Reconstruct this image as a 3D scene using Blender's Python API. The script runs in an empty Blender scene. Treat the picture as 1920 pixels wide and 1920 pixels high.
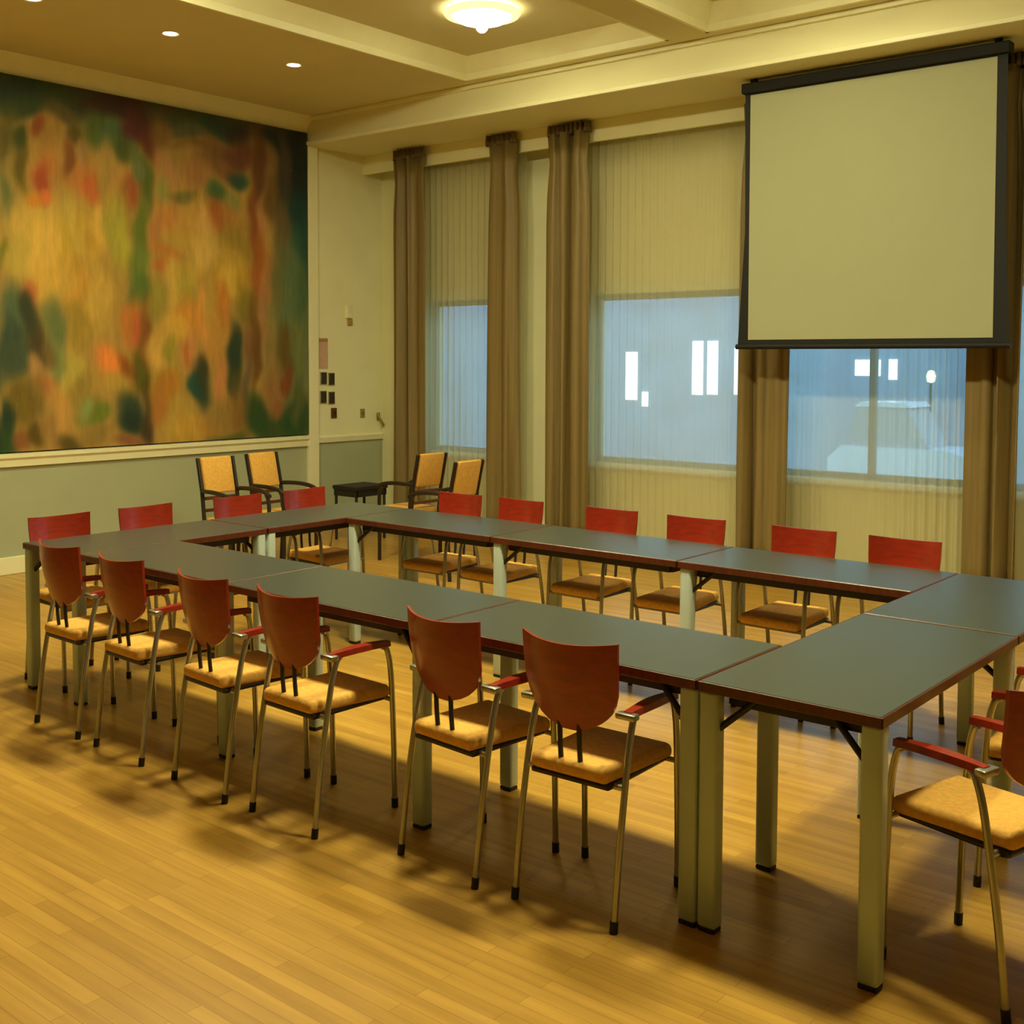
import bpy, bmesh, math, random
from mathutils import Vector, Matrix
random.seed(7)
S = bpy.context.scene
COL = S.collection
PI = math.pi

# ------------------------------------------------------------------ materials
def lin(c):
    c = c / 255.0
    return c / 12.92 if c <= 0.04045 else ((c + 0.055) / 1.055) ** 2.4

def rgb(r, g, b):
    return (lin(r), lin(g), lin(b), 1.0)

def mat(name, color, rough=0.6, metal=0.0, var=0.0, scale=8.0, bump=0.0, coat=0.0, stretch=None, spec=None):
    m = bpy.data.materials.new(name); m.use_nodes = True
    nt = m.node_tree; b = nt.nodes['Principled BSDF']
    b.inputs['Roughness'].default_value = rough
    b.inputs['Metallic'].default_value = metal
    if coat:
        b.inputs['Coat Weight'].default_value = coat
        b.inputs['Coat Roughness'].default_value = 0.15
    if spec is not None:
        b.inputs['Specular IOR Level'].default_value = spec
    tc = nt.nodes.new('ShaderNodeTexCoord'); mp = nt.nodes.new('ShaderNodeMapping')
    nt.links.new(tc.outputs['Object'], mp.inputs['Vector'])
    if stretch: mp.inputs['Scale'].default_value = stretch
    nz = nt.nodes.new('ShaderNodeTexNoise'); nz.inputs['Scale'].default_value = scale
    nz.inputs['Detail'].default_value = 4
    nt.links.new(mp.outputs['Vector'], nz.inputs['Vector'])
    rp = nt.nodes.new('ShaderNodeValToRGB')
    c = color
    rp.color_ramp.elements[0].color = (c[0]*(1-var), c[1]*(1-var), c[2]*(1-var), 1)
    rp.color_ramp.elements[1].color = (min(1, c[0]*(1+var)), min(1, c[1]*(1+var)), min(1, c[2]*(1+var)), 1)
    rp.color_ramp.elements[0].position = 0.3; rp.color_ramp.elements[1].position = 0.7
    nt.links.new(nz.outputs['Fac'], rp.inputs['Fac'])
    nt.links.new(rp.outputs['Color'], b.inputs['Base Color'])
    if bump:
        bp = nt.nodes.new('ShaderNodeBump'); bp.inputs['Strength'].default_value = bump
        bp.inputs['Distance'].default_value = 0.01
        nt.links.new(nz.outputs['Fac'], bp.inputs['Height'])
        nt.links.new(bp.outputs['Normal'], b.inputs['Normal'])
    return m

def emit(name, color, strength):
    m = bpy.data.materials.new(name); m.use_nodes = True
    nt = m.node_tree; nt.nodes.remove(nt.nodes['Principled BSDF'])
    e = nt.nodes.new('ShaderNodeEmission')
    e.inputs['Color'].default_value = color; e.inputs['Strength'].default_value = strength
    nt.links.new(e.outputs[0], nt.nodes['Material Output'].inputs['Surface'])
    return m

def floor_mat():
    m = mat('oak_strip_floor', (0.5, 0.27, 0.06, 1), rough=0.33)
    nt = m.node_tree; b = nt.nodes['Principled BSDF']
    tc = nt.nodes.new('ShaderNodeTexCoord')
    br = nt.nodes.new('ShaderNodeTexBrick')
    br.inputs['Scale'].default_value = 1.0
    br.inputs['Brick Width'].default_value = 0.62
    br.inputs['Row Height'].default_value = 0.048
    br.inputs['Mortar Size'].default_value = 0.0012
    br.inputs['Mortar Smooth'].default_value = 0.4
    br.inputs['Color1'].default_value = FLOOR_A
    br.inputs['Color2'].default_value = FLOOR_B
    br.inputs['Mortar'].default_value = (FLOOR_A[0]*0.55, FLOOR_A[1]*0.5, FLOOR_A[2]*0.45, 1)
    br.offset = 0.37; br.offset_frequency = 2
    nt.links.new(tc.outputs['Object'], br.inputs['Vector'])
    mp = nt.nodes.new('ShaderNodeMapping'); mp.inputs['Scale'].default_value = (0.9, 14, 1)
    nt.links.new(tc.outputs['Object'], mp.inputs['Vector'])
    nz = nt.nodes.new('ShaderNodeTexNoise'); nz.inputs['Scale'].default_value = 1.6; nz.inputs['Detail'].default_value = 5
    nt.links.new(mp.outputs['Vector'], nz.inputs['Vector'])
    rp = nt.nodes.new('ShaderNodeValToRGB')
    rp.color_ramp.elements[0].position = 0.25; rp.color_ramp.elements[0].color = (0.72, 0.68, 0.6, 1)
    rp.color_ramp.elements[1].position = 0.62; rp.color_ramp.elements[1].color = (1, 1, 1, 1)
    nt.links.new(nz.outputs['Fac'], rp.inputs['Fac'])
    mx = nt.nodes.new('ShaderNodeMix'); mx.data_type = 'RGBA'; mx.blend_type = 'MULTIPLY'
    mx.inputs['Factor'].default_value = 1.0
    nt.links.new(br.outputs['Color'], mx.inputs[6]); nt.links.new(rp.outputs['Color'], mx.inputs[7])
    nt.links.new(mx.outputs[2], b.inputs['Base Color'])
    return m

def wood_mat(name, c, rough, var=0.25, stretch=(30, 30, 3), coat=0.0):
    return mat(name, c, rough=rough, var=var, scale=2.0, stretch=stretch, coat=coat)

def sheer_mat():
    m = bpy.data.materials.new('sheer_voile'); m.use_nodes = True
    nt = m.node_tree; nt.nodes.remove(nt.nodes['Principled BSDF'])
    tr = nt.nodes.new('ShaderNodeBsdfTransparent'); tr.inputs['Color'].default_value = (1, 1, 1, 1)
    df = nt.nodes.new('ShaderNodeBsdfDiffuse'); df.inputs['Color'].default_value = SHEER
    tl = nt.nodes.new('ShaderNodeBsdfTranslucent'); tl.inputs['Color'].default_value = SHEER
    m1 = nt.nodes.new('ShaderNodeMixShader'); m1.inputs[0].default_value = 0.45
    nt.links.new(df.outputs[0], m1.inputs[1]); nt.links.new(tl.outputs[0], m1.inputs[2])
    m2 = nt.nodes.new('ShaderNodeMixShader'); m2.inputs[0].default_value = SHEER_OPACITY
    nt.links.new(tr.outputs[0], m2.inputs[1]); nt.links.new(m1.outputs[0], m2.inputs[2])
    nt.links.new(m2.outputs[0], nt.nodes['Material Output'].inputs['Surface'])
    return m

def glass_mat():
    m = bpy.data.materials.new('window_glass'); m.use_nodes = True
    nt = m.node_tree; nt.nodes.remove(nt.nodes['Principled BSDF'])
    tr = nt.nodes.new('ShaderNodeBsdfTransparent'); tr.inputs['Color'].default_value = (0.93, 0.96, 0.97, 1)
    gl = nt.nodes.new('ShaderNodeBsdfGlossy'); gl.inputs['Roughness'].default_value = 0.02
    fr = nt.nodes.new('ShaderNodeFresnel'); fr.inputs['IOR'].default_value = 1.45
    m2 = nt.nodes.new('ShaderNodeMixShader')
    nt.links.new(fr.outputs[0], m2.inputs[0])
    nt.links.new(tr.outputs[0], m2.inputs[1]); nt.links.new(gl.outputs[0], m2.inputs[2])
    nt.links.new(m2.outputs[0], nt.nodes['Material Output'].inputs['Surface'])
    return m

def painted_mat():
    m = bpy.data.materials.new('mural_paint'); m.use_nodes = True
    nt = m.node_tree; b = nt.nodes['Principled BSDF']
    at = nt.nodes.new('ShaderNodeVertexColor'); at.layer_name = 'paint'
    tc = nt.nodes.new('ShaderNodeTexCoord')
    mp = nt.nodes.new('ShaderNodeMapping'); mp.inputs['Scale'].default_value = (1, 9, 2.2)
    nz = nt.nodes.new('ShaderNodeTexNoise'); nz.inputs['Scale'].default_value = 2.5; nz.inputs['Detail'].default_value = 6
    nt.links.new(tc.outputs['Object'], mp.inputs['Vector']); nt.links.new(mp.outputs['Vector'], nz.inputs['Vector'])
    rp = nt.nodes.new('ShaderNodeValToRGB')
    rp.color_ramp.elements[0].position = 0.3; rp.color_ramp.elements[0].color = (0.84, 0.85, 0.82, 1)
    rp.color_ramp.elements[1].position = 0.7; rp.color_ramp.elements[1].color = (1.10, 1.08, 1.08, 1)
    nt.links.new(nz.outputs['Fac'], rp.inputs['Fac'])
    mx = nt.nodes.new('ShaderNodeMix'); mx.data_type = 'RGBA'; mx.blend_type = 'MULTIPLY'; mx.inputs['Factor'].default_value = 1
    nt.links.new(at.outputs['Color'], mx.inputs[6]); nt.links.new(rp.outputs['Color'], mx.inputs[7])
    nt.links.new(mx.outputs[2], b.inputs['Base Color'])
    b.inputs['Roughness'].default_value = 0.7
    return m

# ------------------------------------------------------------------ geometry helpers
def bm_new(): return bmesh.new()

def box(bm, x0, x1, y0, y1, z0, z1, bev=0.0, seg=2):
    r = bmesh.ops.create_cube(bm, size=1.0)
    vs = r['verts']
    for v in vs:
        v.co = Vector(((x0+x1)/2 + v.co.x*(x1-x0), (y0+y1)/2 + v.co.y*(y1-y0), (z0+z1)/2 + v.co.z*(z1-z0)))
    if bev:
        es = list({e for v in vs for e in v.link_edges})
        bmesh.ops.bevel(bm, geom=es, offset=bev, segments=seg, affect='EDGES', profile=0.5)
    return bm

def tube(bm, pts, r, n=10, radii=None):
    pts = [Vector(p) for p in pts]
    up = Vector((0.31, 0.17, 0.94)).normalized()
    rings = []
    for i, p in enumerate(pts):
        if i == 0: d = pts[1]-p
        elif i == len(pts)-1: d = p-pts[i-1]
        else: d = (pts[i+1]-p).normalized() + (p-pts[i-1]).normalized()
        d.normalize()
        a = d.cross(up)
        if a.length < 1e-3: a = d.cross(Vector((1, 0, 0)))
        a.normalize(); b = d.cross(a)
        rr = radii[i] if radii else r
        rings.append([bm.verts.new(p + a*math.cos(2*PI*k/n)*rr + b*math.sin(2*PI*k/n)*rr) for k in range(n)])
    for A, B in zip(rings, rings[1:]):
        for k in range(n):
            bm.faces.new((A[k], A[(k+1) % n], B[(k+1) % n], B[k]))
    bm.faces.new(rings[0][::-1]); bm.faces.new(rings[-1])
    return bm

def curve_pts(ctrl, n=6):
    P = [Vector(p) for p in ctrl]; out = []
    for i in range(len(P)-1):
        p0 = P[max(0, i-1)]; p1 = P[i]; p2 = P[i+1]; p3 = P[min(len(P)-1, i+2)]
        for k in range(n):
            t = k/n
            out.append(0.5*((2*p1)+(-p0+p2)*t+(2*p0-5*p1+4*p2-p3)*t*t+(-p0+3*p1-3*p2+p3)*t**3))
    out.append(P[-1]); return out

def lathe(bm, prof, n=32, cx=0, cy=0):
    rings = []
    for r, z in prof:
        if r < 1e-6: rings.append([bm.verts.new((cx, cy, z))])
        else: rings.append([bm.verts.new((cx+r*math.cos(2*PI*k/n), cy+r*math.sin(2*PI*k/n), z)) for k in range(n)])
    for A, B in zip(rings, rings[1:]):
        for k in range(n):
            a0, a1 = A[k % len(A)], A[(k+1) % len(A)]
            b0, b1 = B[k % len(B)], B[(k+1) % len(B)]
            f = [a0]
            if a1 is not a0: f.append(a1)
            if b1 is not a1: f.append(b1)
            if b0 is not b1: f.append(b0)
            if len(f) >= 3: bm.faces.new(f)
    return bm

def poly(bm, pts2d, axis, lo, hi):
    """extrude a polygon given in the plane across 'axis' from lo to hi"""
    def mk(p, t):
        if axis == 'x': return (t, p[0], p[1])
        if axis == 'y': return (p[0], t, p[1])
        return (p[0], p[1], t)
    A = [bm.verts.new(mk(p, lo)) for p in pts2d]; B = [bm.verts.new(mk(p, hi)) for p in pts2d]
    bm.faces.new(A); bm.faces.new(B[::-1])
    n = len(A)
    for i in range(n): bm.faces.new((A[i], B[i], B[(i+1) % n], A[(i+1) % n]))
    return bm

def obj(name, bm, m, parent=None, smooth=False, ang=40):
    bmesh.ops.recalc_face_normals(bm, faces=bm.faces[:])
    me = bpy.data.meshes.new(name); bm.to_mesh(me); bm.free()
    me.materials.append(m)
    if smooth:
        for p in me.polygons: p.use_smooth = True
        try: me.set_sharp_from_angle(angle=math.radians(ang))
        except Exception: pass
    o = bpy.data.objects.new(name, me); COL.objects.link(o)
    if parent: o.parent = parent
    return o

def tag(o, label, cat, group=None, kind=None):
    o['label'] = label; o['category'] = cat
    if group: o['group'] = group
    if kind: o['kind'] = kind
    return o

def thing(name, label, cat, loc=(0, 0, 0), rz=0.0, group=None):
    o = bpy.data.objects.new(name, None); COL.objects.link(o)
    o.empty_display_size = 0.1
    o.location = loc; o.rotation_euler = (0, 0, rz)
    return tag(o, label, cat, group)

def struct(name, bm, m, smooth=False, parent=None):
    o = obj(name, bm, m, parent, smooth)
    o['kind'] = 'structure'
    return o

def kids(o): return [c for c in bpy.data.objects if c.parent is o]

def dup(root, loc, rz, label):
    r = root.copy(); COL.objects.link(r); r.location = loc; r.rotation_euler = (0, 0, rz); r['label'] = label
    for ch in kids(root):
        c = ch.copy(); COL.objects.link(c); c.parent = r
        for g in kids(ch):
            d = g.copy(); COL.objects.link(d); d.parent = c
    return r

R = math.radians
# ------------------------------------------------------------------ tunable colours and light levels
CREAM = (0.87, 0.86, 0.54, 1); DADO = (0.42, 0.46, 0.29, 1); TRIM = (0.88, 0.86, 0.55, 1); CEIL = (0.72, 0.66, 0.38, 1); BEAM = (0.82, 0.79, 0.48, 1)
FLOOR_A = (0.57, 0.33, 0.055, 1); FLOOR_B = (0.455, 0.255, 0.038, 1)
TABLETOP = (0.048, 0.060, 0.052, 1); LEGC = (0.50, 0.62, 0.58, 1)
REDW = (0.27, 0.020, 0.006, 1); OCHRE = (0.76, 0.42, 0.08, 1); PADC = (0.72, 0.40, 0.075, 1)
DRAPE = (0.23, 0.165, 0.055, 1); SHEER = (0.72, 0.69, 0.46, 1); SHEER_OPACITY = 0.66
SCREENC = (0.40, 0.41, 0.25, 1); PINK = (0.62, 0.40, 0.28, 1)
LAMPC = (1.0, 0.92, 0.53, 1); LAMPS = 260.0; LAMPS_DIM = 45.0; SPOTW = 28.0
MG = (1.5, 1.45, 1.75)
SKYC = (0.33, 0.58, 0.80, 1); SKYS = 5.5; LITW = 5.0
EXPOSURE = -0.08

# brush strokes of the wall painting: centre (y, z), radii, displayed colour
STROKES = [(2.0,3.8,2.6,0.22,42,48,26),(4.3,3.4,0.32,0.6,16,28,26),(4.38,2.6,0.25,0.6,25,62,50),(4.3,1.8,0.3,0.7,85,100,60),(4.2,1.05,0.5,0.2,40,65,25),
 (1.68,3.69,0.336,0.12,25,45,25),(1.95,3.69,0.176,0.12,40,55,20),(1.6,3.57,0.21,0.08,40,60,25),(2.36,3.7,0.24,0.092,50,30,15),
 (2.53,3.69,0.216,0.11,45,28,20),(2.65,3.58,0.125,0.176,65,28,18),(2.55,3.49,0.11,0.088,75,30,30),(2.75,3.46,0.075,0.154,80,35,15),
 (2.24,3.53,0.115,0.147,65,85,30),(2.38,3.49,0.106,0.126,60,90,50),(2.5,3.34,0.125,0.11,60,75,25),(2.62,3.22,0.075,0.176,90,100,50),
 (2.7,3.1,0.06,0.22,70,85,25),(1.94,3.57,0.138,0.084,80,70,30),(2.05,3.44,0.069,0.092,70,65,15),(1.51,3.32,0.105,0.24,80,75,20),
 (1.55,3.08,0.063,0.2,135,115,50),(1.63,3.18,0.05,0.24,85,75,10),(1.62,3.37,0.05,0.08,50,60,10),(1.48,2.88,0.05,0.2,85,95,45),
 (1.83,3.36,0.11,0.16,140,108,40),(1.74,3.43,0.05,0.08,120,65,20),(1.82,3.08,0.11,0.168,165,110,45),(2.12,3.09,0.138,0.168,165,110,45),
 (2,3.22,0.046,0.168,110,65,20),(2.1,3.32,0.037,0.105,140,110,60),(2.21,3.04,0.077,0.126,170,90,35),(2.33,3.23,0.072,0.22,150,125,55),
 (2.42,3.02,0.072,0.176,170,120,55),(2.54,3.01,0.09,0.154,140,75,30),(2.6,3.17,0.06,0.088,95,105,55),(1.71,2.62,0.252,0.294,185,155,60),
 (1.81,2.5,0.154,0.252,195,160,65),(1.8,3.01,0.062,0.14,145,65,25),(1.81,2.91,0.044,0.063,200,110,50),(1.71,2.91,0.063,0.06,180,120,30),
 (1.57,2.44,0.088,0.2,165,145,55),(1.46,2.43,0.032,0.12,105,105,20),(2.02,2.64,0.092,0.252,175,155,60),(1.95,2.51,0.053,0.21,170,140,40),
 (2.15,2.65,0.115,0.252,175,145,50),(2.18,2.59,0.055,0.084,165,130,40),(2.27,2.75,0.048,0.176,190,155,60),(2.42,2.76,0.106,0.308,145,140,45),
 (2.49,2.64,0.058,0.176,155,150,45),(2.66,2.7,0.07,0.264,85,100,25),(2.62,2.43,0.094,0.176,90,110,35),(2.6,2.23,0.11,0.132,70,95,30),
 (2.24,2.15,0.138,0.264,175,145,55),(2.05,2.22,0.115,0.22,170,130,40),(1.87,2.26,0.176,0.168,185,150,55),(1.68,2.18,0.063,0.1,175,100,45),
 (1.63,2.04,0.084,0.126,70,60,20),(1.54,1.95,0.105,0.252,65,85,55),(1.67,1.92,0.088,0.24,60,60,25),(1.65,2,0.053,0.168,40,50,25),
 (1.71,1.75,0.079,0.168,60,50,20),(1.48,1.71,0.105,0.24,40,60,40),(1.56,1.63,0.105,0.168,50,65,40),(1.87,1.96,0.101,0.21,85,100,50),
 (1.88,1.63,0.083,0.189,105,120,60),(1.8,1.71,0.053,0.12,95,80,35),(1.68,1.59,0.053,0.105,150,115,60),(1.79,1.44,0.097,0.105,155,100,45),
 (1.64,1.32,0.168,0.168,100,85,25),(1.61,1.26,0.11,0.168,95,80,15),(1.46,1.18,0.067,0.16,10,40,20),(1.44,1.02,0.084,0.12,25,60,20),
 (1.57,1.01,0.079,0.08,110,70,25),(1.7,1.03,0.066,0.1,75,60,5),(1.92,1.29,0.097,0.21,170,130,55),(1.83,1.08,0.079,0.168,135,105,45),
 (1.98,0.99,0.101,0.092,70,60,15),(2,1.59,0.092,0.168,160,145,55),(2.09,1.88,0.092,0.168,145,120,35),(2.05,1.97,0.069,0.126,135,115,35),
 (2.33,1.61,0.125,0.141,205,120,45),(2.46,1.58,0.048,0.132,130,70,10),(2.54,1.54,0.1,0.132,120,75,15),(2.63,1.58,0.078,0.22,75,75,5),
 (2.55,1.98,0.1,0.198,165,100,35),(2.6,1.94,0.04,0.132,165,85,40),(2.68,1.9,0.05,0.264,110,65,15),(2.08,1.41,0.092,0.126,130,110,40),
 (2.15,1.24,0.115,0.11,110,110,40),(2.13,1.26,0.046,0.084,115,130,65),(2.25,1.19,0.086,0.084,90,105,25),(2.4,1.45,0.144,0.088,155,130,45),
 (2.51,1.23,0.125,0.161,30,50,30),(2.55,1.12,0.11,0.11,18,40,25),(2.63,1.34,0.031,0.088,115,95,60),(2.68,1.36,0.05,0.176,60,50,5),
 (2.69,1.09,0.06,0.184,50,40,20),(2.22,1.04,0.144,0.084,120,100,40),(2.54,0.96,0.15,0.055,115,75,40),(2.91,3.73,0.156,0.088,70,60,25),
 (3.12,3.72,0.216,0.088,50,60,30),(3.45,3.7,0.224,0.096,28,55,35),(3.12,3.6,0.162,0.069,65,70,40),(3.62,3.68,0.145,0.092,40,35,25),
 (2.86,3.56,0.104,0.138,105,80,30),(3.12,3.49,0.162,0.046,85,65,15),(3.06,3.37,0.216,0.138,135,110,45),(2.9,3.26,0.108,0.176,150,110,60),
 (3.22,3.25,0.168,0.138,140,100,50),(3.39,3.46,0.168,0.144,100,75,35),(3.65,3.49,0.174,0.144,85,50,30),(3.5,3.33,0.112,0.096,110,75,35),
 (2.85,3.09,0.062,0.138,130,130,55),(3.06,3.07,0.135,0.055,100,95,40),(3.42,3.11,0.116,0.101,55,85,40),(3.65,3.28,0.108,0.077,35,65,45),
 (3.59,3.08,0.081,0.092,110,120,55),(2.9,2.85,0.135,0.154,170,118,50),(3.14,2.83,0.162,0.176,165,130,50),(3.27,2.84,0.101,0.138,180,145,70),
 (3.41,2.9,0.112,0.144,140,80,30),(3.56,2.87,0.116,0.184,150,110,45),(2.79,2.71,0.05,0.132,155,105,50),(3.05,2.68,0.162,0.115,165,135,50),
 (2.89,2.56,0.156,0.066,165,110,40),(3.27,2.59,0.123,0.161,185,155,70),(2.89,2.42,0.114,0.069,165,95,35),(3.08,2.41,0.162,0.138,165,140,50),
 (3.61,2.68,0.15,0.192,130,110,35),(3.55,2.44,0.174,0.192,165,135,45),(4.11,3.65,0.224,0.106,10,25,25),(4.33,3.54,0.115,0.3,12,25,20),
 (3.98,3.44,0.108,0.192,110,85,40),(4.17,3.52,0.074,0.3,60,50,35),(3.86,3.38,0.074,0.384,80,50,20),(4.32,3.04,0.09,0.25,10,50,45),
 (4.29,2.78,0.099,0.2,35,75,55),(4.16,2.78,0.102,0.35,90,75,40),(3.82,2.89,0.072,0.288,115,65,25),(3.91,2.9,0.06,0.192,160,115,65),
 (4.01,3.1,0.074,0.192,95,70,25),(3.85,2.51,0.084,0.288,140,80,25),(3.94,2.42,0.06,0.25,150,105,55),(4.09,2.42,0.099,0.3,95,95,50),
 (4.25,2.33,0.132,0.4,80,100,60),(4.35,2.24,0.053,0.3,60,90,55),(2.78,2.12,0.094,0.176,130,120,40),(2.94,2.27,0.065,0.23,180,150,60),
 (3.07,2.25,0.097,0.184,150,135,45),(3.55,2.32,0.128,0.138,185,155,55),(3.7,2.31,0.084,0.192,160,130,35),(3.46,2.1,0.081,0.24,170,110,35),
 (3.24,2.1,0.054,0.23,190,135,60),(3.1,2.04,0.135,0.184,180,125,40),(2.96,1.9,0.13,0.132,190,150,50),(3.32,2.1,0.067,0.24,165,135,50),
 (3.72,2.11,0.084,0.192,110,100,25),(3.9,2.07,0.062,0.24,145,105,60),(3.81,2.02,0.06,0.288,100,75,20),(2.83,1.72,0.135,0.176,180,145,60),
 (2.93,1.7,0.065,0.132,135,125,35),(3.12,1.74,0.076,0.184,175,120,60),(3.09,1.68,0.032,0.115,165,100,40),(3.29,1.82,0.045,0.144,185,130,60),
 (3.37,1.82,0.112,0.23,160,120,45),(3.23,1.44,0.101,0.216,30,50,30),(3.17,1.42,0.078,0.101,20,65,50),(3.25,1.58,0.049,0.161,50,50,20),
 (3.58,1.72,0.081,0.24,40,50,25),(3.57,1.63,0.07,0.192,30,50,30),(3.6,1.39,0.072,0.168,60,60,15),(3.44,1.44,0.067,0.24,165,110,55),
 (3.72,1.78,0.048,0.192,110,75,40),(3.81,1.68,0.06,0.288,90,60,15),(3.96,1.73,0.074,0.288,125,105,50),(4.15,1.73,0.096,0.25,90,70,20),
 (4.31,1.73,0.077,0.3,95,105,50),(2.82,1.36,0.13,0.176,150,120,35),(2.88,1.42,0.135,0.115,155,105,25),(2.77,1.27,0.078,0.138,150,100,35),
 (3,1.12,0.135,0.184,155,130,45),(3.08,1.03,0.162,0.115,170,135,45),(3.28,1.06,0.112,0.092,155,115,35),(3.45,1.15,0.174,0.192,130,105,40),
 (3.65,1.15,0.116,0.2,115,85,30),(3.72,1.44,0.048,0.24,95,80,45),(3.83,1.14,0.12,0.192,35,60,15),(3.89,1.04,0.124,0.144,35,65,20),
 (3.48,0.94,0.203,0.067,65,75,15),(4.02,1.38,0.112,0.225,130,95,45),(4.17,1.45,0.064,0.125,110,60,20),(4.08,1.23,0.064,0.1,120,80,40),
 (4.27,1.02,0.119,0.208,30,65,30),(4.08,0.93,0.155,0.1,55,70,30),(4.31,1.22,0.066,0.2,70,80,35),]
# ------------------------------------------------------------------ palette
M_wall = mat('cream_wall_paint', CREAM, 0.75, var=0.03, scale=3)
M_unseen_wall = wood_mat('dark_unseen_wall', (0.20, 0.13, 0.05, 1), 0.5)  # invented dark finish for the unseen walls, added to cut bounced light
M_dado = mat('grey_green_dado_paint', DADO, 0.6, var=0.03, scale=3)
M_trim = mat('cream_gloss_trim', TRIM, 0.4, var=0.02)
M_ceil = mat('ceiling_paint', CEIL, 0.8, var=0.02, scale=2)
M_beam = mat('window_beam_paint', BEAM, 0.7, var=0.02, scale=2)
M_floor = floor_mat()
M_top = mat('grey_green_laminate', TABLETOP, 0.3, var=0.05, scale=40)
M_edge = wood_mat('red_brown_edge', rgb(88, 40, 22), 0.35)
M_leg = mat('silver_grey_leg', LEGC, 0.42, metal=0.1, var=0.04)
M_under = mat('dark_table_frame', rgb(38, 34, 26), 0.6, var=0.1)
M_chrome = mat('satin_chrome', (0.42, 0.42, 0.36, 1), 0.3, metal=0.85, var=0.05)
M_foot = mat('black_plastic_foot', rgb(25, 22, 18), 0.6)
M_red = wood_mat('red_stained_beech', REDW, 0.32, var=0.18, stretch=(3, 30, 30), coat=0.3)
M_seat = mat('ochre_seat_fabric', OCHRE, 0.9, var=0.12, scale=60, bump=0.2)
M_dark = mat('black_lacquered_wood', rgb(34, 26, 16), 0.4, var=0.1)
M_pad = mat('yellow_armchair_fabric', PADC, 0.9, var=0.1, scale=50, bump=0.2)
M_drape = mat('olive_brown_satin', DRAPE, 0.55, var=0.15, scale=3, stretch=(12, 12, 0.3))
M_sheer = sheer_mat()
M_glass = glass_mat()
M_black = mat('black_screen_border', rgb(9, 10, 9), 0.7)
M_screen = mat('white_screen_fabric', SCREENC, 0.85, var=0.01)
M_lamp = emit('lit_opal_glass', LAMPC, LAMPS)
M_lamp_dim = emit('lit_opal_glass_dimmed', LAMPC, LAMPS_DIM)
M_halo = emit('rim_halo_glow', (1.0, 0.72, 0.25, 1), 2.2)  # yellow halo around the lamp, put into the rim as emission
M_spot = emit('lit_downlight', (1.0, 0.85, 0.7, 1), 14)
M_drape_dark = mat('olive_brown_heading', (DRAPE[0]*0.6, DRAPE[1]*0.6, DRAPE[2]*0.6, 1), 0.7)
M_finial = emit('lit_finial', (1.0, 0.86, 0.66, 1), 3.0)
M_brass = mat('pale_brass', rgb(200, 175, 110), 0.35, metal=0.6)
M_frame = mat('window_frame_paint', rgb(100, 110, 112), 0.5)

# ------------------------------------------------------------------ room shell
XM, YW, ZC = -3.06, 5.46, 3.95      # mural wall, window wall, ceiling beams
XR, YB = 8.2, -6.6
bm = bm_new(); box(bm, XM-0.3, XR+0.3, YB-0.3, YW+0.3, -0.12, 0.0); struct('floor', bm, M_floor)
bm = bm_new(); box(bm, XM-0.25, XM, YB-0.2, YW+0.25, 0.90, 4.4); struct('wall_left', bm, M_wall)
bm = bm_new(); box(bm, XM-0.25, XM, YB-0.2, YW+0.25, 0.0, 0.90); struct('wall_left_dado', bm, M_dado)
bm = bm_new(); box(bm, XR, XR+0.25, YB-0.2, YW+0.25, 0, 4.4); struct('wall_right', bm, M_unseen_wall)
bm = bm_new(); box(bm, XM-0.25, XR+0.25, YB-0.25, YB, 0, 4.4); struct('wall_front', bm, M_unseen_wall)

# window wall: sill wall, piers and head around four openings
WIN = [(-2.45, -1.34), (-0.45, 1.22), (1.34, 2.86), (3.05, 4.6)]
ZS, ZH = 0.76, 2.24
bm = bm_new()
box(bm, XM, XR, YW, YW+0.25, 0, ZS)
box(bm, XM, XR, YW, YW+0.25, ZH, 4.4)
xs = [XM] + [v for w in WIN for v in w] + [XR]
for a, b in zip(xs[0::2], xs[1::2]): box(bm, a, b, YW, YW+0.25, ZS, ZH)
struct('wall_back', bm, M_wall)
for i, (a, b) in enumerate(WIN):
    bm = bm_new()
    y0, y1 = YW+0.10, YW+0.16
    for (p, q, r, s) in ((a, a+0.05, ZS, ZH), (b-0.05, b, ZS, ZH), (a, b, ZS, ZS+0.05), (a, b, ZH-0.05, ZH)) + ((((a+b)/2-0.022, (a+b)/2+0.022, ZS, ZH),) if i > 1 else ()):
        box(bm, p, q, y0, y1, r, s)
    w = struct('window_%d' % (i+1), bm, M_frame)
    bm = bm_new(); box(bm, a+0.04, b-0.04, y0+0.025, y0+0.032, ZS+0.04, ZH-0.04)
    g = obj('pane', bm, M_glass, w)
    bm = bm_new(); box(bm, a-0.04, b+0.04, YW-0.06, YW+0.10, ZS-0.03, ZS+0.005, 0.006)
    s_ = obj('window_sill', bm, M_trim, w)

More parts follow.
